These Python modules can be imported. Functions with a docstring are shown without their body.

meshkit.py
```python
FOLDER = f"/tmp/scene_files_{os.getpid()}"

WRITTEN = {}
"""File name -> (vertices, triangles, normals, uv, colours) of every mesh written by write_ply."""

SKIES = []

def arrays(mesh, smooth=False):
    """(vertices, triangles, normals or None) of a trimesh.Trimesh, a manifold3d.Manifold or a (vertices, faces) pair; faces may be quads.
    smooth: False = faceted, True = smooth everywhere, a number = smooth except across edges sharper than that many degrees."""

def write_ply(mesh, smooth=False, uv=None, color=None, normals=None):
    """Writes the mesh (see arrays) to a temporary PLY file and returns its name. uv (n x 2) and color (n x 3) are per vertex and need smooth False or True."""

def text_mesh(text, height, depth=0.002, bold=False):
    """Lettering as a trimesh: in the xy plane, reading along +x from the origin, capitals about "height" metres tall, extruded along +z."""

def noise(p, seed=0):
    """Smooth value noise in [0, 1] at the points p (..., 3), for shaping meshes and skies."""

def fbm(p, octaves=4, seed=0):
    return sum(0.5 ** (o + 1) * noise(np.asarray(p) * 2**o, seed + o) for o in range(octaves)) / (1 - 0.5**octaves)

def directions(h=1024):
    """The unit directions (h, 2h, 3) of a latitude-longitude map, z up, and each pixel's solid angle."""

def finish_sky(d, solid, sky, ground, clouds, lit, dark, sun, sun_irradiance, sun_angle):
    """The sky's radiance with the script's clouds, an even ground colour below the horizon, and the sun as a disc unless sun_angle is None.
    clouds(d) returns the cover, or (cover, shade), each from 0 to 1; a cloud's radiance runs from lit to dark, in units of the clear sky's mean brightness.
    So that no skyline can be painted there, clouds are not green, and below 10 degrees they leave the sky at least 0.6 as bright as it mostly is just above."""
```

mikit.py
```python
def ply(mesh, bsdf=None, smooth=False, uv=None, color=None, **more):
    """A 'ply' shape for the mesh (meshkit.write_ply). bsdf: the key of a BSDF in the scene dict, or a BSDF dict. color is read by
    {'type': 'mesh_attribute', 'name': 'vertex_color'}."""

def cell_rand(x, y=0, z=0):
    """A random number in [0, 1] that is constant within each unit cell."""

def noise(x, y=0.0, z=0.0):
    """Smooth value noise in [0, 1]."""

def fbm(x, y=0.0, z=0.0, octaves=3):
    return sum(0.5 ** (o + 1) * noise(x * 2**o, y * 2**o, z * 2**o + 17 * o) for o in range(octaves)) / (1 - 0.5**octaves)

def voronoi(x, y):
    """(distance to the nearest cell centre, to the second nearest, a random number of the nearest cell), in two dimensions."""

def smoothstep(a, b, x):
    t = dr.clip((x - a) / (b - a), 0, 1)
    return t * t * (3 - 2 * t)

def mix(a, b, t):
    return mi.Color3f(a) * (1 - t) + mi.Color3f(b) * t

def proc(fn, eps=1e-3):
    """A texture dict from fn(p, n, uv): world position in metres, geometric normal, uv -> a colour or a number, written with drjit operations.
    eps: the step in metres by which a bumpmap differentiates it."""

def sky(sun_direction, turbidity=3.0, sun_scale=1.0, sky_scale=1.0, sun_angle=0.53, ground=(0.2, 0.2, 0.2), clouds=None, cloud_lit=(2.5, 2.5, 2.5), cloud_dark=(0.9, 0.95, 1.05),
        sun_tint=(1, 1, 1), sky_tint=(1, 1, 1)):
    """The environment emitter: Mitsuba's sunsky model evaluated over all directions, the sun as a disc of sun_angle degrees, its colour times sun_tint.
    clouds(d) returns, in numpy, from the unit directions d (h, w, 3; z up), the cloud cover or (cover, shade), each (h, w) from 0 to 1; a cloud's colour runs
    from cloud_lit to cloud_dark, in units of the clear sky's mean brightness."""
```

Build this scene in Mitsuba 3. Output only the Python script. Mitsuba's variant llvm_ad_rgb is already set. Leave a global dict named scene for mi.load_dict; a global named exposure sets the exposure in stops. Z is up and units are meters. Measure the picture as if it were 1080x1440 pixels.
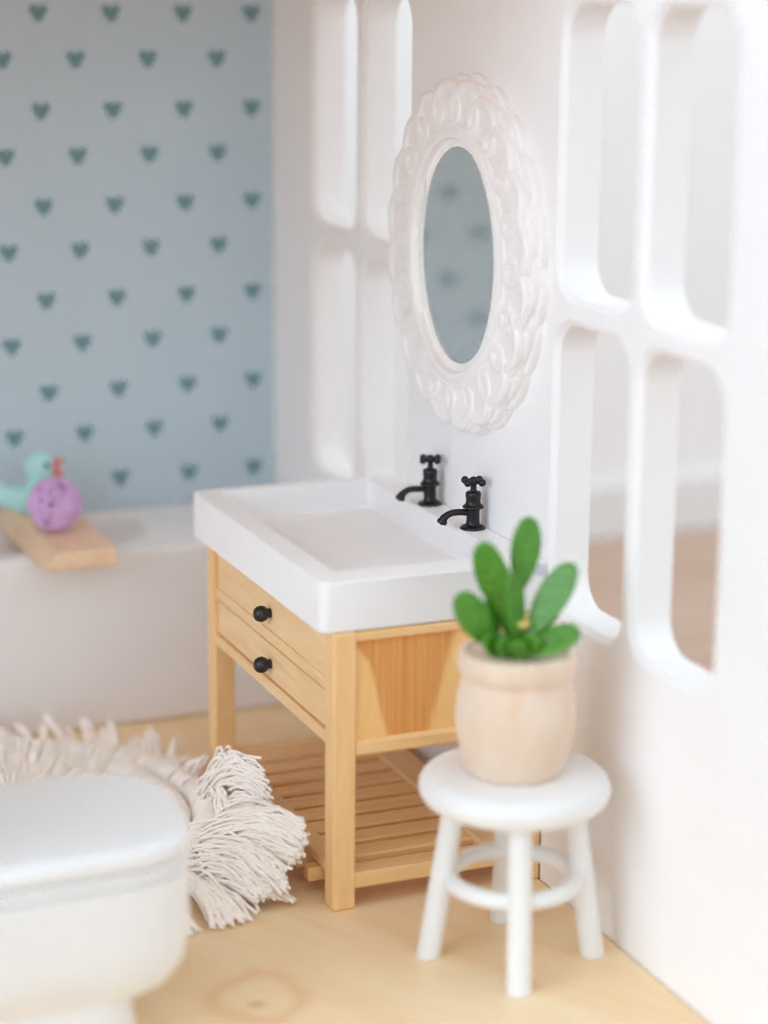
import math, random
import numpy as np
import trimesh, shapely, manifold3d as m3
from shapely.geometry import Polygon, Point, box as sbox
from shapely import affinity
import drjit as dr
import mitsuba as mi
import mikit
from mikit import proc, noise, fbm, smoothstep, mix, cell_rand
import meshkit

T = mi.ScalarTransform4f
scene, labels = {}, {}
rng = np.random.default_rng(7)
random.seed(7)
MM = 0.001

# ------------------------------------------------------------------ camera, light, exposure
exposure = 0.63
CAM = np.array([-0.26168, -0.51184, 0.25])
FWD = np.array([0.37138, 0.89656, -0.24137])
UP = np.array([0.08434, 0.22631, 0.97040])
scene['camera'] = {
    'type': 'thinlens', 'fov': 20.09, 'fov_axis': 'x', 'near_clip': 0.02, 'far_clip': 50.0,
    'aperture_radius': 0.0078, 'focus_distance': 0.622,
    'to_world': T().look_at(origin=CAM.tolist(), target=(CAM + FWD).tolist(), up=UP.tolist())}
# soft daylight filling the big room in which the doll house stands
scene['daylight'] = {'type': 'constant', 'radiance': {'type': 'rgb', 'value': [0.80, 0.86, 0.91]}}
# the big room's window, to the left of and behind the camera
scene['window_3'] = {
    'type': 'rectangle',
    'to_world': T().look_at(origin=[-1.55, -0.55, 0.52], target=[-0.02, 0.0, 0.1], up=[0, 0, 1]) @ T().scale([0.55, 0.6, 1]),
    'bsdf': {'type': 'diffuse', 'reflectance': {'type': 'rgb', 'value': 0.5}},
    'emitter': {'type': 'area', 'radiance': {'type': 'rgb', 'value': [1.72, 2.02, 2.40]}}}
labels['window_3'] = {'kind': 'structure', 'label': 'large room window giving the soft daylight'}


# ------------------------------------------------------------------ materials
def srgb(r, g, b):
    return [((c / 255) / 12.92 if c / 255 <= 0.04045 else ((c / 255 + 0.055) / 1.055) ** 2.4) for c in (r, g, b)]


def rgb(c):
    return {'type': 'rgb', 'value': list(c)}


def mat(key, color, rough=0.5, spec=0.4, bump=None, bump_scale=1.0, **more):
    b = {'type': 'principled', 'base_color': color if isinstance(color, dict) else rgb(color), 'roughness': rough, 'specular': spec, **more}
    if bump is not None:
        b = {'type': 'bumpmap', 'arbitrary': bump, 'scale': bump_scale, 'bsdf': b}
    scene[key] = {'type': 'twosided', 'bsdf': b}
    return key


def wood(key, light, dark, axis, f_fine=3.2, f_wide=0.55, along=0.03, amount=0.75, rough=0.5, figure=None, seed=0.0, spec=0.35):
    o = [i for i in range(3) if i != axis]

    def fn(p, n, uv):
        q = [p.x * 1000 + seed, p.y * 1000 + seed * 1.7, p.z * 1000 - seed]
        a, b, c = q[o[0]], q[o[1]], q[axis]
        warp = fbm(a * 0.12, b * 0.12, c * 0.02) * 4
        wide = fbm(a * f_wide + warp, b * f_wide + warp * 0.6, c * along, octaves=3)
        fine = noise(a * f_fine, b * f_fine, c * along * 3)
        t = dr.clip((wide - 0.28) * 1.5, 0, 1) * 0.7 + fine * 0.3
        col = mix(light, dark, t * amount)
        if figure is not None:
            col = figure(p, col)
        return col
    return mat(key, proc(fn), rough, spec)


def speckle(key, base, amp, freq, rough=0.5, spec=0.4, relief=0.0):
    def fn(p, n, uv):
        t = fbm(p.x * freq, p.y * freq, p.z * freq, octaves=4)
        return mi.Color3f(base) * (1.0 + (t - 0.5) * amp)

    def bf(p, n, uv):
        return fbm(p.x * freq * 4, p.y * freq * 4, p.z * freq * 4, octaves=3)
    return mat(key, proc(fn), rough, spec, bump=proc(bf, eps=2e-4) if relief else None, bump_scale=relief)


WHITE = [0.80, 0.79, 0.785]
speckle('wall_paint', WHITE, 0.03, 90.0, 0.55, 0.3)
speckle('basin_white', [0.80, 0.795, 0.80], 0.03, 120.0, 0.45, 0.35)
speckle('tub_white', [0.78, 0.765, 0.76], 0.02, 60.0, 0.35, 0.45)
speckle('stool_white', [0.74, 0.74, 0.73], 0.02, 120.0, 0.4, 0.4)
speckle('toilet_white', [0.71, 0.71, 0.705], 0.02, 60.0, 0.45, 0.4)
speckle('frame_resin', [0.80, 0.775, 0.76], 0.10, 160.0, 0.38, 0.45)
mat('black_metal', [0.012, 0.012, 0.014], 0.32, 0.5)
mat('tap_dark', [0.008, 0.008, 0.009], 0.30, 0.4)
scene['mirror_glass'] = {'type': 'roughconductor', 'material': 'Ag', 'alpha': 0.007, 'distribution': 'ggx',
                         'specular_reflectance': rgb([0.90, 0.92, 0.93])}
speckle('duck_rubber', srgb(176, 228, 226), 0.05, 200.0, 0.4, 0.5)
mat('beak_red', srgb(226, 92, 74), 0.45, 0.4)
mat('eye_black', [0.015, 0.03, 0.035], 0.25, 0.5)
mat('pouf_lilac', srgb(214, 176, 222), 0.75, 0.2, sheen=0.4)
speckle('cotton', srgb(246, 240, 233), 0.10, 900.0, 0.85, 0.15)
speckle('outside_wall', [0.83, 0.825, 0.82], 0.02, 20.0, 0.7, 0.2)
speckle('outside_board', [0.74, 0.73, 0.725], 0.02, 20.0, 0.6, 0.3)


def leaf_fn(p, n, uv):
    q = p * 1000
    t = fbm(q.x * 0.9, q.y * 0.9, q.z * 0.9, octaves=3)
    return mix(srgb(50, 108, 22), srgb(84, 144, 36), dr.clip(t * 1.5 - 0.25, 0, 1))


mat('leaf_green', proc(leaf_fn), 0.33, 0.5)
mat('stem_green', srgb(74, 132, 60), 0.5, 0.35)
mat('bud_tan', srgb(205, 180, 110), 0.6, 0.3)

PINE_L, PINE_D = srgb(236, 200, 146), srgb(214, 160, 96)
wood('pine_upright', PINE_L, PINE_D, 2, seed=3.0)
wood('pine_long', srgb(233, 201, 156), srgb(210, 165, 110), 1, seed=11.0)
wood('pine_cross', PINE_L, PINE_D, 0, seed=23.0)


def dark_wedge(p, col):
    # darker orange wedge with wavering edges, narrowing downward, in the end panel's board
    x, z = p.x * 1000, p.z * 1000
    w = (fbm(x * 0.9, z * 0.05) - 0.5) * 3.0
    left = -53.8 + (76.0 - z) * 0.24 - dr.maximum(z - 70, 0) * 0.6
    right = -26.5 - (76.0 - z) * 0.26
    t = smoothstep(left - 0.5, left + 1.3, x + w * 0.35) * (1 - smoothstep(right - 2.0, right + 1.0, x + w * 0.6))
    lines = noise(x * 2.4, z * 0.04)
    wedge_col = mix(srgb(222, 160, 92), srgb(202, 134, 66), lines)
    return mix(col, wedge_col, t * 0.9)


wood('pine_panel', srgb(240, 200, 138), srgb(228, 172, 100), 2, seed=47.0, figure=dark_wedge)
wood('plank_wood', srgb(236, 208, 178), srgb(206, 162, 122), 1, f_fine=1.6, f_wide=0.35, seed=5.0)
wood('pot_wood', srgb(220, 204, 187), srgb(208, 174, 142), 2, f_fine=1.4, f_wide=0.2, along=0.06, seed=71.0, rough=0.6)
wood('ceiling_wood', srgb(224, 176, 118), srgb(204, 148, 92), 1, f_fine=0.8, f_wide=0.1, seed=13.0)


def floor_fn(p, n, uv):
    x, y = p.x * 1000, p.y * 1000
    a = x * 0.86 + y * 0.5           # across the grain
    c = -x * 0.5 + y * 0.86          # along it
    kx, ky = x + 99.0, y + 39.0
    ka, kc = kx * 0.93 - ky * 0.38, kx * 0.38 + ky * 0.93
    k = dr.sqrt((ka / 12) * (ka / 12) + (kc / 14) * (kc / 14))
    knot = dr.exp(-k * k * 1.2)
    warp = fbm(a * 0.03, c * 0.012, 2.0) * 9 + knot * 3
    wide = fbm(a * 0.09 + warp * 0.25, c * 0.012, 0.0, octaves=4)
    fine = noise(a * 1.6, c * 0.12)
    col = mix(srgb(236, 215, 180), srgb(224, 188, 140), dr.clip(wide * 1.3 - 0.2, 0, 1) * 0.75 + fine * 0.12)
    ring = dr.exp(-dr.square((k + (noise(a * 0.15, c * 0.15) - 0.5) * 0.3 - 0.9) * 5.0))
    core = 1 - smoothstep(0.12, 0.3, dr.sqrt(dr.square(ka / 12) + dr.square((kc + 4) / 7)))
    col = mix(col, srgb(212, 166, 114), ring * 0.45)
    return mix(col, srgb(186, 132, 82), core * 0.6)


mat('floor_birch', proc(floor_fn), 0.42, 0.4)


def outside_floor_fn(p, n, uv):
    x, y = p.x * 1000, p.y * 1000
    t = fbm(x * 0.02, y * 0.15, octaves=3)
    return mix(srgb(196, 170, 152), srgb(172, 144, 124), t)


mat('outside_floor', proc(outside_floor_fn), 0.6, 0.2)

HX0, HDX = -96.9, 12.76            # columns of hearts (even columns carry the odd rows)
HZ0, HDZ = 235.9, 32.58            # every second row


def wallpaper_fn(p, n, uv):
    x, z = p.x * 1000, p.z * 1000

    def hearts(x0, z0):
        u, v = (x - x0) / (2 * HDX) + 0.5, (z - z0) / HDZ + 0.5
        iu, iv = dr.floor(u), dr.floor(v)
        hx = (u - iu - 0.5) * 2 * HDX + (cell_rand(iu, 3, 1) - 0.5) * 0.8
        hz = (v - iv - 0.5) * HDZ

        def capsule(ax, az, bx, bz, r):
            dx, dz = bx - ax, bz - az
            t = dr.clip(((hx - ax) * dx + (hz - az) * dz) / (dx * dx + dz * dz), 0, 1)
            return dr.sqrt(dr.square(hx - ax - dx * t) + dr.square(hz - az - dz * t)) - r
        return dr.minimum(capsule(0.0, -1.55, 1.7, 1.2, 1.6), capsule(0.0, -1.55, -1.7, 1.2, 1.6))
    d = dr.minimum(hearts(HX0 + HDX, HZ0), hearts(HX0, HZ0 - 15.4))
    weave = noise(x * 3.0, z * 3.0) * 0.03 + fbm(x * 0.05, z * 0.05) * 0.04
    paper = mix(srgb(190, 207, 217), srgb(180, 198, 209), weave * 10)
    return mix(srgb(108, 144, 150), paper, smoothstep(-0.12, 0.12, d))


mat('wallpaper', proc(wallpaper_fn), 0.6, 0.25)


# ------------------------------------------------------------------ mesh helpers (millimetres)
def tm(m):
    if hasattr(m, 'to_mesh'):
        k = m.to_mesh()
        return trimesh.Trimesh(k.vert_properties[:, :3], k.tri_verts, process=False)
    return m


def cat(*ms):
    return trimesh.util.concatenate([tm(m) for m in ms])


def add(key, mesh, bsdf, smooth=35, **more):
    mesh = tm(mesh)
    v = np.asarray(mesh.vertices) * MM
    scene[key] = mikit.ply(trimesh.Trimesh(v, mesh.faces, process=False), bsdf, smooth, **more)
    return key


def numbered(base, used=scene):
    if base not in used:
        return base
    i = 1
    while f'{base}_{i:03d}' in used:
        i += 1
    return f'{base}_{i:03d}'


def tag(key, label=None, category=None, group=None, kind=None):
    d = {}
    if label: d['label'] = label
    if category: d['category'] = category
    if group: d['group'] = group
    if kind: d['kind'] = kind
    labels[key] = d


def struct(key, mesh, bsdf, label, smooth=35):
    add(key, mesh, bsdf, smooth)
    tag(key, label, kind='structure')


def cbox(x0, x1, y0, y1, z0, z1, c=0.4):
    """A box with chamfered edges."""
    pts = []
    for x, sx in ((x0, 1), (x1, -1)):
        for y, sy in ((y0, 1), (y1, -1)):
            for z, sz in ((z0, 1), (z1, -1)):
                pts += [(x, y + sy * c, z + sz * c), (x + sx * c, y, z + sz * c), (x + sx * c, y + sy * c, z)]
    return m3.Manifold.hull_points(np.array(pts, float))


def rbox(x0, x1, y0, y1, z0, z1, r, seg=24):
    s = m3.Manifold.sphere(r, seg)
    return m3.Manifold.batch_hull([s.translate((x, y, z)) for x in (x0 + r, x1 - r) for y in (y0 + r, y1 - r) for z in (z0 + r, z1 - r)])


def rslab(poly, z0, z1, e, steps=4):
    """A convex outline extruded from z0 to z1 with edges rounded by e."""
    pts = []
    for k in range(steps + 1):
        a = math.pi / 2 * k / steps
        q = np.array(poly.buffer(-e * (1 - math.sin(a))).exterior.coords)[:-1]
        dz = e * (1 - math.cos(a))
        pts += [np.c_[q, np.full(len(q), z0 + e - e * math.cos(a))], np.c_[q, np.full(len(q), z1 - e + e * math.cos(a))]]
    return m3.Manifold.hull_points(np.vstack(pts))


def rrect(x0, x1, y0, y1, r, q=10):
    return sbox(x0 + r, y0 + r, x1 - r, y1 - r).buffer(r, quad_segs=q)


def tube(points, radii, sides=8, closed=False, caps=True):
    p = np.asarray(points, float)
    n = len(p)
    r = np.broadcast_to(np.asarray(radii, float), (n,))
    t = (np.roll(p, -1, 0) - np.roll(p, 1, 0)) if closed else np.gradient(p, axis=0)
    t /= np.linalg.norm(t, axis=1, keepdims=True) + 1e-12
    a = np.zeros_like(p)
    ref = np.array([0, 0, 1.0]) if abs(t[0, 2]) < 0.9 else np.array([1.0, 0, 0])
    a[0] = np.cross(t[0], ref)
    a[0] /= np.linalg.norm(a[0])
    for i in range(1, n):
        v = a[i - 1] - t[i] * (a[i - 1] @ t[i])
        a[i] = v / (np.linalg.norm(v) + 1e-12)
    b = np.cross(t, a)
    ang = np.arange(sides) * 2 * np.pi / sides
    v = p[:, None] + r[:, None, None] * (np.cos(ang)[None, :, None] * a[:, None] + np.sin(ang)[None, :, None] * b[:, None])
    v = v.reshape(-1, 3)
    m = n if closed else n - 1
    i, j = np.meshgrid(np.arange(m), np.arange(sides), indexing='ij')
    i2 = (i + 1) % n
    q = np.stack([i * sides + j, i * sides + (j + 1) % sides, i2 * sides + (j + 1) % sides, i2 * sides + j], -1).reshape(-1, 4)
    f = np.vstack([q[:, [0, 1, 2]], q[:, [0, 2, 3]]])
    if caps and not closed:
        v = np.vstack([v, p[:1] - t[:1] * r[0] * 0.4, p[-1:] + t[-1:] * r[-1] * 0.4])
        k = np.arange(sides)
        c0, c1 = len(v) - 2, len(v) - 1
        f = np.vstack([f, np.stack([np.full(sides, c0), (k + 1) % sides, k], 1),
                       np.stack([np.full(sides, c1), (n - 1) * sides + k, (n - 1) * sides + (k + 1) % sides], 1)])
    return trimesh.Trimesh(v, f, process=False)


def lathe(profile, seg=48, axis_pt=(0, 0)):
    """profile: (radius, z) from bottom to top, about the z axis."""
    p = np.asarray(profile, float)
    n = len(p)
    ang = np.arange(seg) * 2 * np.pi / seg
    v = np.stack([p[:, None, 0] * np.cos(ang), p[:, None, 0] * np.sin(ang), np.broadcast_to(p[:, None, 1], (n, seg))], -1).reshape(-1, 3)
    i, j = np.meshgrid(np.arange(n - 1), np.arange(seg), indexing='ij')
    q = np.stack([i * seg + j, i * seg + (j + 1) % seg, (i + 1) * seg + (j + 1) % seg, (i + 1) * seg + j], -1).reshape(-1, 4)
    f = np.vstack([q[:, [0, 1, 2]], q[:, [0, 2, 3]]])
    v += [axis_pt[0], axis_pt[1], 0]
    m = trimesh.Trimesh(v, f, process=False)
    return m


def smooth_profile(pts, n=8):
    """Catmull-Rom through the points."""
    p = np.asarray(pts, float)
    e = np.vstack([2 * p[0] - p[1], p, 2 * p[-1] - p[-2]])
    out = []
    for i in range(1, len(e) - 2):
        for t in np.linspace(0, 1, n, endpoint=False):
            a, b, c, d = e[i - 1], e[i], e[i + 1], e[i + 2]
            out.append(0.5 * (2 * b + (c - a) * t + (2 * a - 5 * b + 4 * c - d) * t * t + (3 * b - a - 3 * c + d) * t ** 3))
    out.append(p[-1])
    return np.array(out)


def skin(joints, bones, edge=0.6, iters=12):
    """One smooth body: hulls of spheres along bones, refined and smoothed."""
    ms = []
    for a, b in bones:
        (pa, ra), (pb, rb) = joints[a], joints[b]
        ms.append(m3.Manifold.batch_hull([m3.Manifold.sphere(ra, 24).translate(tuple(pa)), m3.Manifold.sphere(rb, 24).translate(tuple(pb))]))
    m = m3.Manifold.batch_boolean(ms, m3.OpType.Add).refine_to_length(edge)
    t = tm(m)
    t = trimesh.Trimesh(t.vertices, t.faces, process=True)
    trimesh.smoothing.filter_taubin(t, iterations=iters)
    return t


def orient(mesh, origin, zaxis, xhint):
    """Places a mesh built along +z at origin, its z axis along zaxis."""
    z = np.asarray(zaxis, float)
    z = z / np.linalg.norm(z)
    x = np.asarray(xhint, float)
    x = x - z * (x @ z)
    x /= np.linalg.norm(x)
    y = np.cross(z, x)
    m = np.eye(4)
    m[:3, 0], m[:3, 1], m[:3, 2], m[:3, 3] = x, y, z, origin
    t = tm(mesh).copy()
    t.apply_transform(m)
    return t


# ------------------------------------------------------------------ the setting
WALL_T = 12.0
CEIL = 274.0
YB = 226.3


def wall_solid(poly2d, x0=0.0, x1=WALL_T):
    """A polygon in (y, z) given thickness along x."""
    cs = m3.CrossSection([np.array(poly2d.exterior.coords)[:-1]] + [np.array(r.coords)[:-1] for r in poly2d.interiors], m3.FillRule.EvenOdd)
    m = m3.Manifold.extrude(cs, x1 - x0)                 # (y, z, t)
    return m.transform(np.array([[0, 0, 1, x0], [1, 0, 0, 0], [0, 1, 0, 0]], float))


def flared_hole(pane, ch=1.6):
    """The cutter of one pane: a rounded rectangle that widens at both faces."""
    def layer(poly, x):
        q = np.array(poly.exterior.coords)[:-1]
        return np.c_[np.full(len(q), x), q]
    a = m3.Manifold.hull_points(np.vstack([layer(pane.buffer(ch + 0.2), -0.2), layer(pane, ch)]))
    b = m3.Manifold.hull_points(np.vstack([layer(pane, ch - 0.01), layer(pane, WALL_T - 0.45)]))
    c = m3.Manifold.hull_points(np.vstack([layer(pane, WALL_T - 0.5), layer(pane.buffer(0.5), WALL_T + 0.2)]))
    return a + b + c


WIN = {'window_1': (102.5, 185.5), 'window_2': (-85.0, 0.6)}
ZW = (81.0, 243.0)
BAR_Z = (160.2, 167.6)
openings = [sbox(y0 - 3, ZW[0] - 3, y1 + 3, ZW[1] + 3) for y0, y1 in WIN.values()]
wall_poly = sbox(-150.0, -12.0, YB + 8, CEIL).difference(shapely.union_all(openings))
struct('wall_right', wall_solid(wall_poly), 'wall_paint', 'white painted plywood side wall with two four-pane openings', smooth=False)
for name, (y0, y1) in WIN.items():
    frame = sbox(y0 - 3, ZW[0] - 3, y1 + 3, ZW[1] + 3)
    m = wall_solid(frame)
    mid = (y0 + y1) / 2
    for a, b in ((y0, mid - 3.0), (mid + 3.0, y1)):
        for c, d in ((ZW[0], BAR_Z[0]), (BAR_Z[1], ZW[1])):
            m = m - flared_hole(rrect(a, b, c, d, 9.0, 12))
    which = 'white four-pane window cut-out between the mirror and the wallpapered wall' if name == 'window_1' else 'white four-pane window cut-out beside the stool, nearest the viewer'
    struct(name, m, 'wall_paint', which, smooth=30)

struct('wall_back', tm(cbox(-420, -0.05, YB, YB + 8, -12, CEIL, 0.2)), 'wallpaper', 'blue-grey wallpapered back wall printed with rows of green hearts', smooth=False)
struct('floor', tm(cbox(-420, -0.35, -150, YB - 0.2, -8, 0, 0.3)), 'floor_birch', 'pale birch plywood floor of the doll house', smooth=False)
struct('ceiling', tm(cbox(-420, 12, -12, YB + 8, CEIL + 0.1, CEIL + 8, 0.2)), 'ceiling_wood', 'plywood ceiling of the doll house', smooth=False)
struct('added_wall_left', tm(cbox(-432, -420.1, 30, YB + 8, -12, CEIL, 0.2)), 'wall_paint', 'white painted plywood side wall added on the left, out of view, to shade the back corner', smooth=False)  # unseen wall, added to keep the left light off the back corner
# the big room beyond the side wall's windows
struct('floor_outside', tm(cbox(-1500, 1500, -1500, 420, -40, -20, 0.5)), 'outside_floor', 'brown floor of the big room seen through the window openings', smooth=False)
struct('wall_outside', tm(cbox(-1500, 1500, 404, 420, -20, 900, 0.5)), 'outside_wall', 'white wall of the big room behind the doll house', smooth=False)
struct('baseboard_outside', tm(cbox(-1500, 1500, 399, 404, -20, 8, 1.0)), 'outside_board', 'grey-white skirting board of the big room', smooth=False)

# ------------------------------------------------------------------ wash stand
VX0, VX1, VY0, VY1, VH = -63.3, -0.4, 1.2, 110.5, 79.4
LW = 6.6
VK = 'wash_stand'
tag(VK, 'light pine wash stand with two drawers and a slatted bottom shelf, under the white basin', 'wash stand')
legs = [(VX0, VY0), (VX1 - LW, VY0), (VX0, VY1 - LW), (VX1 - LW, VY1 - LW)]
for x, y in legs:
    add(numbered(VK + '__leg'), cbox(x, x + LW, y, y + LW, 0.05, VH, 0.45), 'pine_upright', False)
# carcass behind the drawer fronts
add(VK + '__carcass', cbox(VX0 + 2.4, VX1 - 0.8, VY0 + 3.6, VY1 - 1.5, 46.2, VH - 0.3, 0.3), 'pine_long', False)
# end panels with their rails
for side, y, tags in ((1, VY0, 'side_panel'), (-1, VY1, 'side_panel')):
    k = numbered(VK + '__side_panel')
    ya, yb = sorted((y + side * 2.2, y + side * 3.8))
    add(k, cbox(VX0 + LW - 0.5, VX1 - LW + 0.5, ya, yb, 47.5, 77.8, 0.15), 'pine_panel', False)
    ya, yb = sorted((y + side * 0.6, y + side * 5))
    add(numbered(VK + '__rail'), cbox(VX0 + LW - 0.3, VX1 - LW + 0.3, ya, yb, 44.0, 48.4, 0.8), 'pine_cross', False)
    add(numbered(VK + '__rail'), cbox(VX0 + LW - 0.3, VX1 - LW + 0.3, ya, yb, 76.6, 79.2, 0.4), 'pine_cross', False)
# front: drawers, rails, knobs
FY0, FY1 = VY0 + LW - 0.2, VY1 - LW + 0.2
for i, (z0, z1) in enumerate(((65.0, 78.6), (50.6, 60.9))):
    dk = numbered(VK + '__drawer')
    d = cbox(VX0 + 1.1, VX0 + 4, FY0 + 0.5, FY1 - 0.5, z0, z1, 0.3)
    if i == 0:
        d = cat(d, cbox(VX0 + 0.5, VX0 + 4, FY0 + 0.5, FY1 - 0.5, 61.7, 65.2, 0.35))
    add(dk, d, 'pine_long', False)
    ky, kz = 54.6, (70.6 if i == 0 else 55.2)
    knob = lathe(smooth_profile([(0.01, 0), (1.3, 0.05), (1.35, 0.4), (1.3, 0.7), (1.9, 1.3), (2.4, 2.6), (1.95, 4.2), (0.9, 4.95), (0.01, 5.05)], 6), 32)
    kk = dk + '__knob'
    add(kk, orient(knob, (VX0 + 1.0, ky, kz), (-1, 0, 0), (0, 1, 0)), 'black_metal', True)
    tag(kk, 'small round glossy black knob')
add(numbered(VK + '__rail'), cbox(VX0 + 0.3, VX0 + 4, FY0, FY1, 46.4, 49.9, 0.6), 'pine_long', False)
# slatted shelf
for x0, x1 in ((VX0 + 0.8, VX0 + 6.2), (-16.5, -6.4)):
    add(numbered(VK + '__shelf_beam'), cbox(x0, x1, VY0 + 4, VY1 - 1, 8.6, 11.8, 0.4), 'pine_long', False)
n_slat = 11
slat_kinds = []
for k in range(n_slat):
    y = VY0 + 0.6 + k * (VY1 - VY0 - 9.0) / (n_slat - 1)
    x0 = VX0 + LW if k in (0, n_slat - 1) else -66.2 + 0.5 * rng.random()
    z0 = 5.6
    zt = 10.4
    if k in (0, n_slat - 1):
        m = cbox(x0 - 0.3, -6.6, y, y + 7.2, z0, 10.2, 0.5)
    else:
        m = cat(cbox(VX0 + 5.6, -10, y, y + 7.4, 6.6, 11.0, 0.6), cbox(x0, VX0 + 7, y + 1.4, y + 5.6, 4.4, 8.4, 0.4))
    add(numbered(VK + '__slat'), m, 'pine_cross', False)

# ------------------------------------------------------------------ basin with its two taps
BK = 'sink_basin'
tag(BK, 'shallow white rectangular sink basin with two black pillar taps, on the pine wash stand', 'sink')
SX0, SX1, SY0, SY1, SZ0, SZ1 = -66.8, -0.15, 1.8, 115.0, 79.45, 93.8
outer = shapely.union_all([rrect(SX0, SX1, SY0, SY1, 3.2, 8), sbox(-10, SY0, SX1, SY1)]).buffer(0)
outer = Polygon(outer.exterior)
basin = rslab(outer, SZ0, SZ1, 0.9, 4)
IX0, IX1, IY0, IY1 = -58.8, -9.3, 12.2, 109.6
inner_top, inner_bot = rrect(IX0, IX1, IY0, IY1, 0.9, 4), rrect(IX0 + 0.8, IX1 - 0.2, IY0 + 0.8, IY1 - 0.8, 0.7, 4)
lay = lambda poly, z: np.c_[np.array(poly.exterior.coords)[:-1], np.full(len(poly.exterior.coords) - 1, z)]
basin = basin - m3.Manifold.hull_points(np.vstack([lay(inner_top, SZ1 + 1), lay(inner_top, SZ1 - 0.6), lay(inner_bot, 85.2)]))
basin = basin - m3.Manifold.hull_points(np.vstack([lay(inner_top.buffer(0.7), SZ1 + 0.1), lay(inner_top, SZ1 - 0.6)]))
add(BK, basin, 'basin_white', 40)


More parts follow.
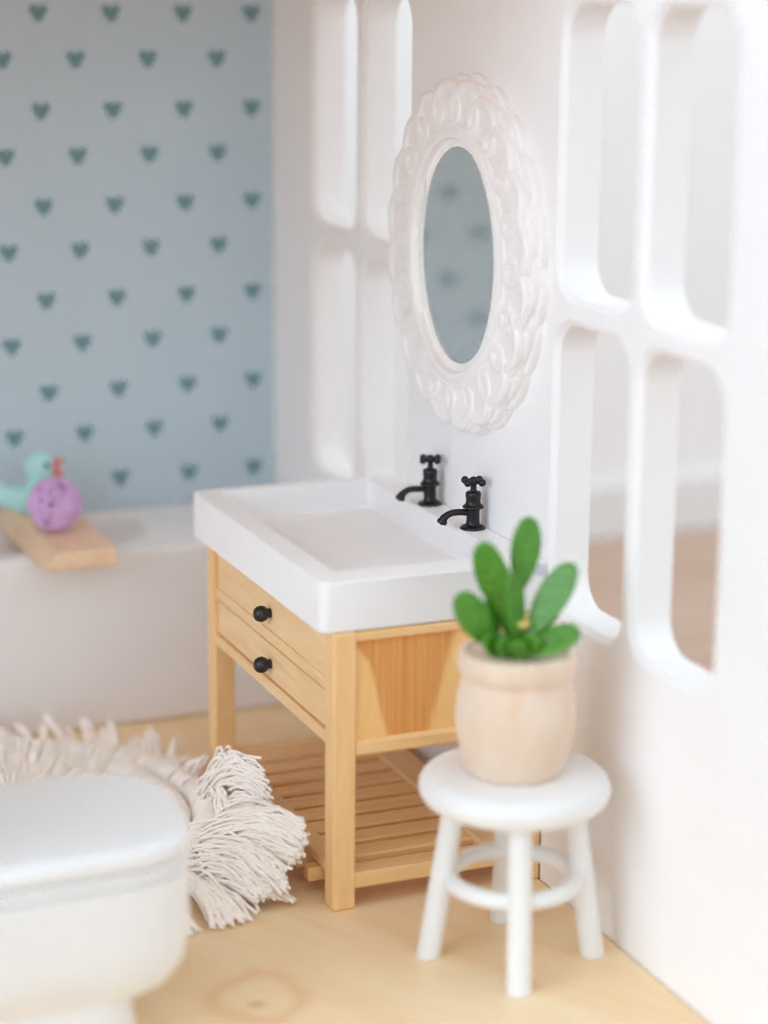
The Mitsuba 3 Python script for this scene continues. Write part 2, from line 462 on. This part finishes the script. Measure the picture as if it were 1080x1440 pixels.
def make_tap(key, x, y, spin):
    z0 = SZ1 - 0.03
    body = lathe(smooth_profile([(0.01, 0), (3.5, 0), (3.6, 0.35), (3.3, 0.75), (2.3, 1.2), (1.95, 2.0), (1.9, 3.6), (1.95, 5.6), (2.3, 6.0), (3.05, 6.25), (3.0, 6.7),
                                 (2.3, 7.3), (2.1, 8.4), (2.25, 9.6), (2.2, 10.6), (1.7, 11.1), (0.95, 11.3), (0.85, 12.6), (0.01, 12.7)], 4), 32, (x, y))
    body.apply_translation((0, 0, z0))
    add(key, body, 'tap_dark', 50)
    tag(key, 'black pillar tap with a cross handle' + (', farther from the viewer' if y > 60 else ', nearer the viewer'))
    ax = np.array([-0.985, 0.17, 0])
    path = smooth_profile([(0.5, 4.6), (2.5, 4.9), (5.0, 5.0), (7.0, 4.6), (8.6, 3.5), (9.4, 1.9)], 6)
    pts = np.array([x, y, z0]) + path[:, :1] * ax + path[:, 1:] * [0, 0, 1]
    s = np.linspace(0, 1, len(pts))
    r = 0.95 + 0.35 * smooth01(s, 0.6, 1.0)
    sp = tube(pts, r, 14)
    tip = lathe([(0.01, 0), (1.35, 0.0), (1.5, 0.3), (1.5, 1.0), (1.2, 1.3), (0.01, 1.4)], 20)
    tip = orient(tip, pts[-1] - 0.3 * (pts[-2] - pts[-1]), pts[-2] - pts[-1], (0, 1, 0))
    add(key + '__spout', cat(sp, tip), 'tap_dark', 50)
    hz = z0 + 14.0
    ms = [m3.Manifold.sphere(1.35, 24).scale((1, 1, 1.1)).translate((x, y, hz))]
    for k in range(4):
        a = spin + k * math.pi / 2
        d = np.array([math.cos(a), math.sin(a), 0])
        c = np.array([x, y, hz])
        ms.append(m3.Manifold.batch_hull([m3.Manifold.sphere(0.72, 16).translate(tuple(c)), m3.Manifold.sphere(0.62, 16).translate(tuple(c + d * 2.4))]))
        ms.append(m3.Manifold.sphere(1.12, 20).translate(tuple(c + d * 3.0)))
    ms.append(m3.Manifold.cylinder(2.0, 0.8, 0.8, 20).translate((x, y, hz - 2.2)))
    add(key + '__handle', m3.Manifold.batch_boolean(ms, m3.OpType.Add), 'tap_dark', 40)


def smooth01(s, a, b):
    t = np.clip((s - a) / (b - a), 0, 1)
    return t * t * (3 - 2 * t)


make_tap(BK + '__tap', -4.6, 72.6, 0.35)
make_tap(BK + '__tap_001', -4.6, 41.4, 0.55)

# ------------------------------------------------------------------ oval mirror on the side wall
MK = 'wall_mirror'
tag(MK, 'oval wall mirror in a white scalloped lace-like frame, hanging above the basin', 'mirror')
MC = np.array([56.6, 171.0])


def oval(th, s):
    """Point between the glass oval (s = 0) and the outer oval (s = 1), in (y, z)."""
    a, b = 29.0 + (50.0 - 29.0) * s, 33.6 + (51.0 - 33.6) * s
    return np.stack([MC[0] + a * np.cos(th), MC[1] + b * np.sin(th)], -1)


def scallop(n, phase, base, amp, m=480):
    th = np.arange(m) * 2 * np.pi / m
    s = base + amp * np.abs(np.sin((th * n + phase) / 2)) ** 0.7
    return oval(th, s[:, None][:, 0])


def scallop_plate(n, phase, base, amp, x_back, x_front, e=0.8, hole=0.12):
    """A scalloped ring with an eased front edge, x towards the room negative."""
    pts = scallop(n, phase, base, amp)
    hole_pts = oval(np.arange(160) * 2 * np.pi / 160, hole)
    outline = Polygon(pts).buffer(0)
    ring = []
    steps = 4
    layers = []
    for k in range(steps + 1):
        a = math.pi / 2 * k / steps
        layers.append((e * (1 - math.cos(a)), x_front + e * (1 - math.sin(a))))
    m = None
    prev = x_back
    for ins, x in layers:
        pass
    parts = []
    zs = [x_back] + [x for _, x in layers]
    for (ins, x), xb in zip(layers, zs[:-1]):
        poly = outline.buffer(-ins).difference(Polygon(hole_pts))
        lo, hi = min(x, x_back), x_back
        parts.append(wall_solid(poly, lo, hi))
    return m3.Manifold.batch_boolean(parts, m3.OpType.Add)


oval_fix = oval
def oval(th, s):
    th = np.asarray(th, float)
    s = np.broadcast_to(np.asarray(s, float), th.shape)
    a, b = 29.0 + 21.0 * s, 33.6 + 17.4 * s
    return np.stack([MC[0] + a * np.cos(th), MC[1] + b * np.sin(th)], -1)


NS = 20
add(MK + '__back_plate', scallop_plate(NS, 0.9, 0.97, 0.09, -0.05, -2.2, 0.7, -0.14), 'frame_resin', 35)
add(MK + '__middle_plate', scallop_plate(NS, 2.2, 0.92, 0.09, -1.9, -4.0, 0.7, -0.14), 'frame_resin', 35)
add(MK + '__front_plate', scallop_plate(NS, 0.0, 0.88, 0.085, -3.8, -5.4, 0.7, 0.02), 'frame_resin', 35)
# raised loops of the lace
for k in range(NS):
    th0 = (k + 0.5) * 2 * np.pi / NS
    u = np.arange(36) * 2 * np.pi / 36
    th = th0 + 0.285 * np.sin(u) * (0.75 + 0.25 * np.cos(u))
    s = 0.54 - 0.34 * np.cos(u)
    yz = oval(th, s)
    x = -5.1 - 0.35 * np.sin(u + 0.4) ** 2
    lp_ = tube(np.c_[x, yz], 1.7, 10, closed=True)
    lp_.vertices[:, 0] = -5.2 + (lp_.vertices[:, 0] + 5.2) * 0.55
    add(numbered(MK + '__lace_loop'), lp_, 'frame_resin', True)
# inner bead around the glass
th = np.arange(160) * 2 * np.pi / 160
prof = [(-2.2, 0.0), (-5.9, 0.0), (-6.4, 0.02), (-6.6, 0.08), (-6.4, 0.15), (-5.9, 0.2), (-3.0, 0.21)]
rings = [np.c_[np.full(len(th), x), oval(th, s)] for x, s in prof]
v = np.vstack(rings)
nr, nt = len(prof), len(th)
i, j = np.meshgrid(np.arange(nr - 1), np.arange(nt), indexing='ij')
q = np.stack([i * nt + j, i * nt + (j + 1) % nt, (i + 1) * nt + (j + 1) % nt, (i + 1) * nt + j], -1).reshape(-1, 4)
add(MK + '__inner_rim', trimesh.Trimesh(v, np.vstack([q[:, [0, 1, 2]], q[:, [0, 2, 3]]]), process=False), 'frame_resin', 50)
gl = tm(wall_solid(Polygon(oval(th, 0.06)), -0.5, 0.5))
gl.vertices[:, 1] -= MC[0]
gl.apply_transform(trimesh.transformations.rotation_matrix(0.0175, [0, 0, 1]))     # the glass sits one degree askew
gl.apply_translation((-3.1, MC[0], 0))
add(MK + '__glass', gl, 'mirror_glass', False)
tag(MK + '__glass', 'oval silvered mirror glass')

# ------------------------------------------------------------------ bath tub
TK = 'bath_tub'
tag(TK, 'white rectangular bath tub against the wallpapered back wall', 'bath tub')
TX0, TX1, TY0, TY1, TZ = -330.0, -1.0, 168.0, 225.8, 62.0
tub = rslab(rrect(TX0, TX1, TY0, TY1, 6, 8), 0.05, TZ, 2.2, 4)
it, ib = rrect(TX0 + 12, TX1 - 60, TY0 + 9, TY1 - 9, 16, 12), rrect(TX0 + 20, TX1 - 70, TY0 + 14, TY1 - 14, 12, 12)
tub = tub - m3.Manifold.hull_points(np.vstack([lay(it, TZ + 1), lay(it, TZ - 1.2), lay(ib, TZ - 5)]))
tub = tub - m3.Manifold.hull_points(np.vstack([lay(it.buffer(1.4), TZ + 0.1), lay(it, TZ - 1.3)]))
add(TK, tub, 'tub_white', 40)

PK = 'bath_plank'
tag(PK, 'pale wooden bath board laid across the white tub', 'bath board')
pl = m3.Manifold.hull_points(np.array([(x, y, z) for x, y, z in [
    (-105.5, 150.5, 62.3), (-81.2, 150.5, 62.3), (-80.9, 150.5, 67.6), (-81.6, 150.5, 68.2), (-99.6, 150.5, 68.2), (-100.5, 150.5, 67.9), (-105.8, 151.0, 62.6),
    (-105.5, 225.0, 62.3), (-81.2, 225.0, 62.3), (-80.9, 225.0, 67.6), (-81.6, 225.0, 68.2), (-99.6, 225.0, 68.2), (-100.5, 225.0, 67.9), (-105.8, 225.0, 62.6),
    (-105.0, 150.0, 62.9), (-81.6, 150.0, 62.9), (-81.4, 150.0, 67.4), (-99.8, 150.0, 67.6)]], float))
add(PK, pl.translate((0, 0, -0.25)), 'plank_wood', 20)
PT = 67.95

# ------------------------------------------------------------------ toy duck
DK = 'toy_duck'
tag(DK, 'small aqua toy duck with a red bill, behind the lilac ball on the bath board', 'toy duck')
D0 = np.array([-97.0, 205.8, PT])
fx = np.array([0.97, -0.24, 0.0])
fy = np.array([0.24, 0.97, 0.0])


def dp(a, b, c):
    return D0 + a * fx + b * fy + np.array([0, 0, c])


J = {'breast': (dp(2.5, 0, 5.2), 5.1), 'belly': (dp(-2.0, 0, 4.8), 4.75), 'rump': (dp(-7.5, 0, 6.2), 3.6), 'tail': (dp(-13.5, 0, 12.5), 1.1),
     'neck': (dp(3.6, 0, 11.0), 3.0), 'head': (dp(3.9, 0, 16.6), 5.0), 'wl': (dp(-1, 3.6, 6.6), 2.6), 'wr': (dp(-1, -3.6, 6.6), 2.6), 'wlb': (dp(-6.5, 3.3, 8.0), 1.2), 'wrb': (dp(-6.5, -3.3, 8.0), 1.2)}
duck = skin(J, [('breast', 'belly'), ('belly', 'rump'), ('rump', 'tail'), ('breast', 'neck'), ('neck', 'head'), ('wl', 'wlb'), ('wr', 'wrb')], 0.8, 14)
duck.apply_translation((0, 0, PT + 0.02 - duck.vertices[:, 2].min()))
add(DK, duck, 'duck_rubber', True)
for s in (-1, 1):
    k = numbered(DK + '__eye')
    add(k, m3.Manifold.sphere(1.05, 20).translate(tuple(dp(6.4, s * 4.15, 17.6))), 'eye_black', True)
    tag(k, 'round black eye')
up_b = m3.Manifold.batch_hull([m3.Manifold.sphere(1.1, 16).translate(tuple(dp(8.4, 0, 17.0))), m3.Manifold.sphere(0.8, 16).translate(tuple(dp(11.2, 1.5, 18.3))),
                               m3.Manifold.sphere(0.8, 16).translate(tuple(dp(11.2, -1.5, 18.3)))])
lo_b = m3.Manifold.batch_hull([m3.Manifold.sphere(1.1, 16).translate(tuple(dp(8.4, 0, 15.6))), m3.Manifold.sphere(0.8, 16).translate(tuple(dp(10.9, 1.4, 13.6))),
                               m3.Manifold.sphere(0.8, 16).translate(tuple(dp(10.9, -1.4, 13.6)))])
add(DK + '__bill', up_b + lo_b, 'beak_red', 50)
tag(DK + '__bill', 'red open bill')

# ------------------------------------------------------------------ lilac pouf ball
LK = 'bath_pouf'
tag(LK, 'lilac ball of looped yarn lying in front of the aqua duck on the bath board', 'bath pouf')
bc = np.array([-94.6, 178.0, PT + 9.4])
curls = []
for k in range(150):
    d = rng.normal(size=3)
    d /= np.linalg.norm(d)
    e = np.cross(d, rng.normal(size=3))
    e /= np.linalg.norm(e)
    g = np.cross(d, e)
    rr = rng.uniform(0.9, 2.2)
    u = np.arange(14) * 2 * np.pi / 14
    pts = d * 8.3 + rr * (np.cos(u)[:, None] * e + np.sin(u)[:, None] * g * rng.uniform(0.6, 1))
    pts += d * (0.6 * np.sin(2 * u + rng.uniform(0, 6)))[:, None]
    pts *= (8.7 / np.linalg.norm(pts, axis=1, keepdims=True)) ** 0.6
    curls.append(tube(bc + pts, 0.46, 6, closed=True))
add(LK, cat(*curls), 'pouf_lilac', True)
add(LK + '__core', m3.Manifold.sphere(4.6, 48).translate(tuple(bc)), 'pouf_lilac', True)

# ------------------------------------------------------------------ round rope rug with tassels
RK = 'rope_rug'
tag(RK, 'round cream cotton rope rug with long tassels, between the tub and the wash stand', 'rug')
RC = np.array([-136.0, 84.5])


def rope(R, r, name):
    """A cotton core closely wrapped with yarn; every turn of the wrapping is real."""
    turns = int(2 * np.pi * R / 1.35)
    n = turns * 22
    f = np.arange(n) / n
    A = f * turns * 2 * np.pi
    q = np.stack([np.cos(f * 2 * np.pi) * R * 0.3, np.sin(f * 2 * np.pi) * R * 0.3, np.sin(A) * 0.8], -1)
    S = f * 2 * np.pi + (0.55 * np.sin(A + 0.6) + 2.2 * (meshkit.noise(q * 1.7, 4) - 0.5)) / R
    turn = np.floor(f * turns + 0.25)
    jit = 0.35 * (meshkit.noise(np.stack([turn * 7.3, turn * 0, np.sin(A)], -1), 8) - 0.5)
    rad = r + jit + 1.0 * (meshkit.noise(q, 3) - 0.5)
    rr = R + rad * np.cos(A)
    z0 = r * 0.9 + 0.75
    pts = np.stack([RC[0] + rr * np.cos(S), RC[1] + rr * np.sin(S), z0 + rad * np.sin(A) * 0.88], -1)
    u = np.arange(96) * 2 * np.pi / 96
    core = tube(np.c_[RC[0] + R * np.cos(u), RC[1] + R * np.sin(u), np.full(96, z0)], r - 1.2, 16, closed=True)
    core.vertices[:, 2] = z0 + (core.vertices[:, 2] - z0) * 0.86
    add(name, cat(core, tube(pts, 0.56, 6, closed=True)), 'cotton', True)


for R, r in ((61.0, 4.4), (51.0, 4.2), (41.4, 4.1), (32.0, 4.1), (22.8, 4.1), (13.6, 4.1), (4.9, 4.0)):
    rope(R, r, numbered(RK + '__rope_coil'))


def strand(p0, p1, p2, p3, r=0.46, n=9, wig=0.35):
    t = np.linspace(0, 1, n)[:, None]
    p = (1 - t) ** 3 * p0 + 3 * (1 - t) ** 2 * t * p1 + 3 * (1 - t) * t * t * p2 + t ** 3 * p3
    p = p + rng.normal(size=(n, 3)) * wig * np.linspace(0, 1, n)[:, None]
    p[:, 2] = np.maximum(p[:, 2], r)
    return tube(p, np.linspace(r, r * 1.12, n), 5)


def tassel(root, tips, count, lift, spread_root=2.2, name=None, r=0.46, sag=0.0, wig=0.3):
    """A bundle: strands from around root to points between the tips' corners."""
    root = np.array(root, float)
    tips = np.array(tips, float)
    out = []
    for k in range(count):
        w = rng.dirichlet(np.ones(len(tips)) * 0.8)
        tip = w @ tips
        p0 = root + rng.normal(size=3) * spread_root * np.array([0.6, 0.9, 0.5])
        d = tip - p0
        tip = p0 + d * rng.uniform(0.82, 1.06)
        p1 = p0 + d * 0.33 + np.array([0, 0, lift * rng.uniform(0.6, 1.3)])
        p2 = p0 + d * 0.72 + np.array([0, 0, lift * rng.uniform(0.3, 1.0) - sag]) + rng.normal(size=3) * 0.9
        out.append(strand(p0, p1, p2, tip, r, 9, wig))
    add(name or numbered(RK + '__tassel'), cat(*out), 'cotton', True)


# the big tassels nearest the wash stand
tassel((-73.5, 76, 9), [(-67.5, 62, 26), (-68.0, 48, 31), (-67.5, 36, 25), (-67.8, 33, 19), (-68, 50, 13), (-74, 70, 24)], 230, 9, 2.6)
tassel((-73.5, 66, 7), [(-67.5, 40, 18), (-67.5, 34, 17), (-68.5, 46, 8), (-67.5, 50, 15)], 110, 5, 2.4, wig=0.5)
tassel((-73, 74, 7), [(-67.6, 60, 13), (-67.6, 50, 12), (-67.6, 54, 16)], 60, 4, 2.0, wig=0.5)
tassel((-74, 70, 12), [(-75, 56, 7), (-74, 50, 8), (-79, 58, 8)], 26, 5, 2.0)
tassel((-83, 46, 6), [(-67.4, 16, 26), (-67.4, 11, 23), (-67.4, 12, 14), (-69, 14, 12), (-73, 20, 20), (-70, 8, 17)], 300, 7, 4.2)
tassel((-88, 36, 5), [(-71, 9, 12), (-74, 6, 5), (-80, 8, 8), (-78, 16, 15), (-86, 8, 5)], 260, 6, 4.0)
tassel((-85, 42, 5), [(-67.6, 14, 14), (-71, 13, 9), (-70, 8, 16), (-74, 15, 15)], 170, 6, 3.8, wig=0.5)
tassel((-92, 32, 4), [(-77, 9, 8), (-85, 6, 3), (-75, 8, 3), (-84, 11, 9)], 150, 5, 3.8, wig=0.5)
tassel((-74.5, 56, 7), [(-67.5, 33, 18), (-67.5, 25, 21), (-70, 38, 10), (-68.5, 28, 13)], 120, 6, 2.4, wig=0.5)
tassel((-90, 34, 4), [(-71, 10, 1), (-73, 7, 2), (-76, 9, 5)], 34, 4, 2.4)
tassel((-97, 28, 3.5), [(-80, 6, 1), (-91, 2, 1), (-100, 0, 1), (-94, 6, 4)], 90, 4, 3.2)
tassel((-110, 24, 4), [(-100, 1, 1), (-116, 0, 1), (-112, 4, 5)], 90, 4, 3.0)
tassel((-74, 100, 5), [(-66, 112, 3), (-67, 104, 9), (-68, 96, 12)], 36, 4, 2.5)
# short frayed tufts all round the far side
for k in range(64):
    a = math.radians(14 + k * 2.8)
    dirv = np.array([math.cos(a), math.sin(a)])
    tang = np.array([-dirv[1], dirv[0]])
    base = RC + dirv * 64.0
    L = rng.uniform(7, 12)
    lean = rng.uniform(2, 14)
    e = base + dirv * L + tang * lean
    zt = rng.uniform(4.0, 11.0) + (1.2 if a > 1.0 else 0.0)
    tips = [(e[0] + rng.normal() * 3.2, min(e[1] + rng.normal() * 2.0, 167.0), max(1.0, zt + rng.normal() * 2.0)) for _ in range(4)]
    tassel((base[0], base[1], 5.0), tips, 6, 2.0, 2.2, r=0.5, wig=0.3)

# ------------------------------------------------------------------ toilet in the foreground
WK = 'toy_toilet'
tag(WK, 'white toy toilet with a closed rounded lid, blurred in the near left corner', 'toilet')
OX1, OY0, OY1 = -118.5, -64.0, -10.0


def dshape(x0, x1, y0, y1, rx):
    """A toilet seat outline: straight back, wide rounded front at x1."""
    r = (y1 - y0) / 2
    t = np.linspace(-np.pi / 2, np.pi / 2, 40)
    cy = (y0 + y1) / 2
    p = 3.2
    pts = [(x1 - rx + rx * np.sign(np.cos(a)) * abs(np.cos(a)) ** (2 / p), cy + r * np.sign(np.sin(a)) * abs(np.sin(a)) ** (2 / p)) for a in t]
    return Polygon([(x0, y0)] + pts + [(x0, y1)]).buffer(0)


seat = dshape(-185, OX1, OY0, OY1, 30)
add(WK + '__lid', rslab(seat, 48.6, 55.0, 2.6, 5), 'toilet_white', 40)
add(WK + '__seat', rslab(seat.buffer(-0.5), 45.4, 48.4, 1.2, 4), 'toilet_white', 40)
bowl_pts = []
for z, ins in ((45.2, 0.6), (44, 0.3), (30, 0.6), (22, 1.8), (16.5, 5.5), (13.0, 10.5), (11.5, 15)):
    bowl_pts.append(lay(seat.buffer(-ins), z))
bowl = m3.Manifold.hull_points(np.vstack(bowl_pts))
ped = m3.Manifold.hull_points(np.vstack([lay(dshape(-185, -133.5, OY0 + 9, OY1 - 9, 16), 14), lay(dshape(-185, -132, OY0 + 8, OY1 - 8, 16), 0.05)]))
add(WK, bowl + ped, 'toilet_white', 40)
add(WK + '__cistern', rbox(-216, -186, OY0 - 2, OY1 + 2, 30, 92, 4), 'toilet_white', 40)

# ------------------------------------------------------------------ stool
SK = 'round_stool'
tag(SK, 'small white round stool with splayed legs and a ring stretcher, beside the wash stand', 'stool')
SC = np.array([-29.5, -40.6])
add(SK + '__seat', lathe(smooth_profile([(0.01, 43.2), (14, 43.2), (20, 43.3), (23.2, 44.3), (24.6, 46.8), (24.3, 49.2), (22.6, 51.0), (19, 51.7), (10, 51.8), (0.01, 51.8)], 6), 72, SC), 'stool_white', 40)
feet = [(-50.0, -33.0), (-36.8, -60.8), (-8.0, -48.6), (-22.3, -20.4)]
for f in feet:
    d = np.array(f) - SC
    d /= np.linalg.norm(d)
    top, bot = SC + d * 15.2, SC + d * 21.6
    h = 43.8
    ax = np.array([*(bot - top), -h])
    n = 12
    pts = np.array([[*top, h]]) + np.linspace(0, 1, n)[:, None] * ax
    leg = m3.Manifold.batch_hull([m3.Manifold.cylinder(0.5, 2.9, 2.9, 32).translate((*top, h - 0.5)), m3.Manifold.cylinder(0.1, 2.7, 3.1, 32).translate((*bot, 0.05)),
                                  m3.Manifold.cylinder(0.1, 3.15, 3.15, 32).translate((*(bot + (top - bot) * 0.015), 0.6))])
    add(numbered(SK + '__leg'), leg, 'stool_white', 50)
u = np.arange(72) * 2 * np.pi / 72
add(SK + '__ring_stretcher', tube(np.c_[SC[0] + 16.4 * np.cos(u), SC[1] + 16.4 * np.sin(u), np.full(72, 22.5)], 2.3, 16, closed=True), 'stool_white', True)

# ------------------------------------------------------------------ potted plant on the stool
QK = 'potted_succulent'
tag(QK, 'green paddle-leaved succulent in a turned pale wood pot, on the white stool', 'potted plant')
PC = np.array([-30.0, -41.0])
pz = 51.75
prof = [(0.01, 0), (9.5, 0), (11.6, 0.5), (12.9, 3.0), (14.4, 8.5), (15.2, 14.5), (14.9, 20.0), (13.7, 24.6), (13.5, 25.8), (14.3, 26.8), (14.9, 28.4), (14.9, 31.0), (14.4, 32.2), (13.2, 32.6), (12.4, 32.2), (12.0, 31.7), (0.01, 31.5)]
pot = lathe(smooth_profile(prof, 6), 64, PC)
pot.apply_translation((0, 0, pz))
add(QK + '__pot', pot, 'pot_wood', 40)
RH = np.array([0.925, -0.381, 0.0])      # to the right along the shelf front
TH = np.array([-0.381, -0.925, 0.0])     # towards the room's open side


def lp(a, b, c):
    return np.array([*PC, 0.0]) + a * RH + b * TH + np.array([0, 0, c])


def leaf(base, tip, width, face, bend=0.0, thick=1.5, neck=0.34, k=0):
    """A thick paddle: narrow neck, oval blade, rounded rim. face: the way its flat side looks."""
    base, tip = np.asarray(base), np.asarray(tip)
    ax = tip - base
    L = np.linalg.norm(ax)
    ax = ax / L
    n = np.asarray(face, float)
    n = n - ax * (n @ ax)
    n /= np.linalg.norm(n)
    w = np.cross(ax, n)
    ns, na = 34, 20
    t = np.linspace(0, 1, ns)
    blade = np.sqrt(np.clip(1 - ((t - 0.62) / 0.385) ** 2, 0, 1))
    half = np.maximum(width / 2 * np.where(t > 0.62, blade, np.clip(np.cos((0.62 - t) / 0.62 * np.pi / 2 * 1.02), 0, 1) ** 0.85), 0.0)
    half = np.where(t < 0.62, np.maximum(half, width * 0.16), half)
    half[-1] = 0.02
    th = thick / 2 * (0.55 + 0.45 * np.minimum(1, half / (width / 2)))
    th = np.minimum(th, np.maximum(half, 0.02))
    a = np.arange(na) * 2 * np.pi / na
    ca, sa = np.cos(a), np.sin(a)
    c = base + t[:, None] * L * ax + (bend * np.sin(t * np.pi / 2) ** 2)[:, None] * n
    cup = 0.10
    v = c[:, None] + (half[:, None] * ca)[..., None] * w + (th[:, None] * np.sign(sa) * np.abs(sa) ** 0.8 + cup * np.abs(half[:, None] * ca) ** 1.3)[..., None] * n
    v = np.vstack([v.reshape(-1, 3), [c[0]], [c[-1]]])
    i, j = np.meshgrid(np.arange(ns - 1), np.arange(na), indexing='ij')
    q = np.stack([i * na + j, i * na + (j + 1) % na, (i + 1) * na + (j + 1) % na, (i + 1) * na + j], -1).reshape(-1, 4)
    f = np.vstack([q[:, [0, 1, 2]], q[:, [0, 2, 3]]])
    kk = np.arange(na)
    f = np.vstack([f, np.stack([np.full(na, ns * na), (kk + 1) % na, kk], 1), np.stack([np.full(na, ns * na + 1), (ns - 1) * na + kk, (ns - 1) * na + (kk + 1) % na], 1)])
    m = trimesh.Trimesh(v, f, process=False)
    m.fix_normals()
    return m


def U(u): return (u - 723.0) / 5.6
def V(v): return 85.0 + (918.0 - v) / 5.35


leaves = [
    # base, tip, width, facing, bend
    (lp(0.2, -1, V(850)), lp(2.7, -4.0, V(741)), 7.8, TH + 0.1 * RH, 0.3),            # top
    (lp(-1.6, 0.5, V(892)), lp(-9.4, 1.0, V(768)), 8.8, TH - 0.25 * RH, 0.5),         # upper left
    (lp(-5.6, 3.0, V(918)), lp(-15.4, 4.0, V(836)), 8.4, TH + np.array([0, 0, 0.45]), 0.4),   # lower left
    (lp(-4.8, 2.0, V(918)), lp(-8.0, 0.0, V(841)), 7.0, RH * 0.9 + TH * 0.5, 0.4),   # dark one behind it
    (lp(0.6, 4.0, V(925)), lp(-2.4, 4.8, V(805)), 6.0, TH + 0.7 * RH, 0.3),          # upright in the middle
    (lp(1.6, 3.0, V(908)), lp(14.0, 2.0, V(798)), 8.6, TH - 0.55 * RH + np.array([0, 0, 0.35]), 0.6),  # right, rising
    (lp(2.5, -3.0, V(912)), lp(10.6, -5.0, V(856)), 6.6, TH + np.array([0, 0, 0.8]), 0.3),    # dark, behind right
    (lp(0.6, 6.5, V(920)), lp(15.4, 7.5, V(883)), 7.6, TH * 0.8 + np.array([0, 0, 0.8]), 0.5),   # right, low
    (lp(-1.6, -2.0, V(915)), lp(-2.2, -7.0, V(840)), 6.6, TH, 0.3),
    (lp(-2.0, 4.5, V(926)), lp(-5.0, 9.0, V(892)), 5.4, TH + np.array([0, 0, 0.7]), 0.3),
    (lp(1.0, 5.0, V(926)), lp(4.2, 9.0, V(886)), 5.6, TH + np.array([0, 0, 0.7]), 0.3),
    (lp(-0.5, 5.0, V(926)), lp(0.2, 10.0, V(893)), 5.8, TH + np.array([0, 0, 0.7]), 0.3),
    (lp(-4.0, 3.0, V(926)), lp(-9.0, 7.6, V(893)), 5.4, TH + np.array([0, 0, 0.8]), 0.3),
    (lp(3.0, 3.0, V(926)), lp(8.6, 6.6, V(890)), 5.4, TH + np.array([0, 0, 0.8]), 0.3),
]
for k, (b, t, w, f, bd) in enumerate(leaves):
    add(numbered(QK + '__leaf'), leaf(b, t, w, f, bd), 'leaf_green', True)
stem = cat(tube(smooth_profile([lp(0, 1, pz + 29.0), lp(-0.3, 1, V(890)), lp(-1.2, 0.5, V(865)), lp(0.2, -0.5, V(838))], 5), 1.15, 10),
           tube(smooth_profile([lp(-1.5, 2, pz + 29.0), lp(-3.5, 2.5, V(905)), lp(-5.2, 3, V(895))], 5), 1.0, 10),
           tube(smooth_profile([lp(1, 2.5, pz + 29.0), lp(2, 3, V(905)), lp(3.2, 3, V(893))], 5), 1.0, 10))
add(QK + '__stem', stem, 'stem_green', True)
add(QK + '__bud', m3.Manifold.sphere(1.3, 16).scale((1.5, 1, 0.8)).translate(tuple(lp(1.4, 4.2, V(880)))), 'bud_tan', True)
tag(QK + '__bud', 'small tan cut stem end')
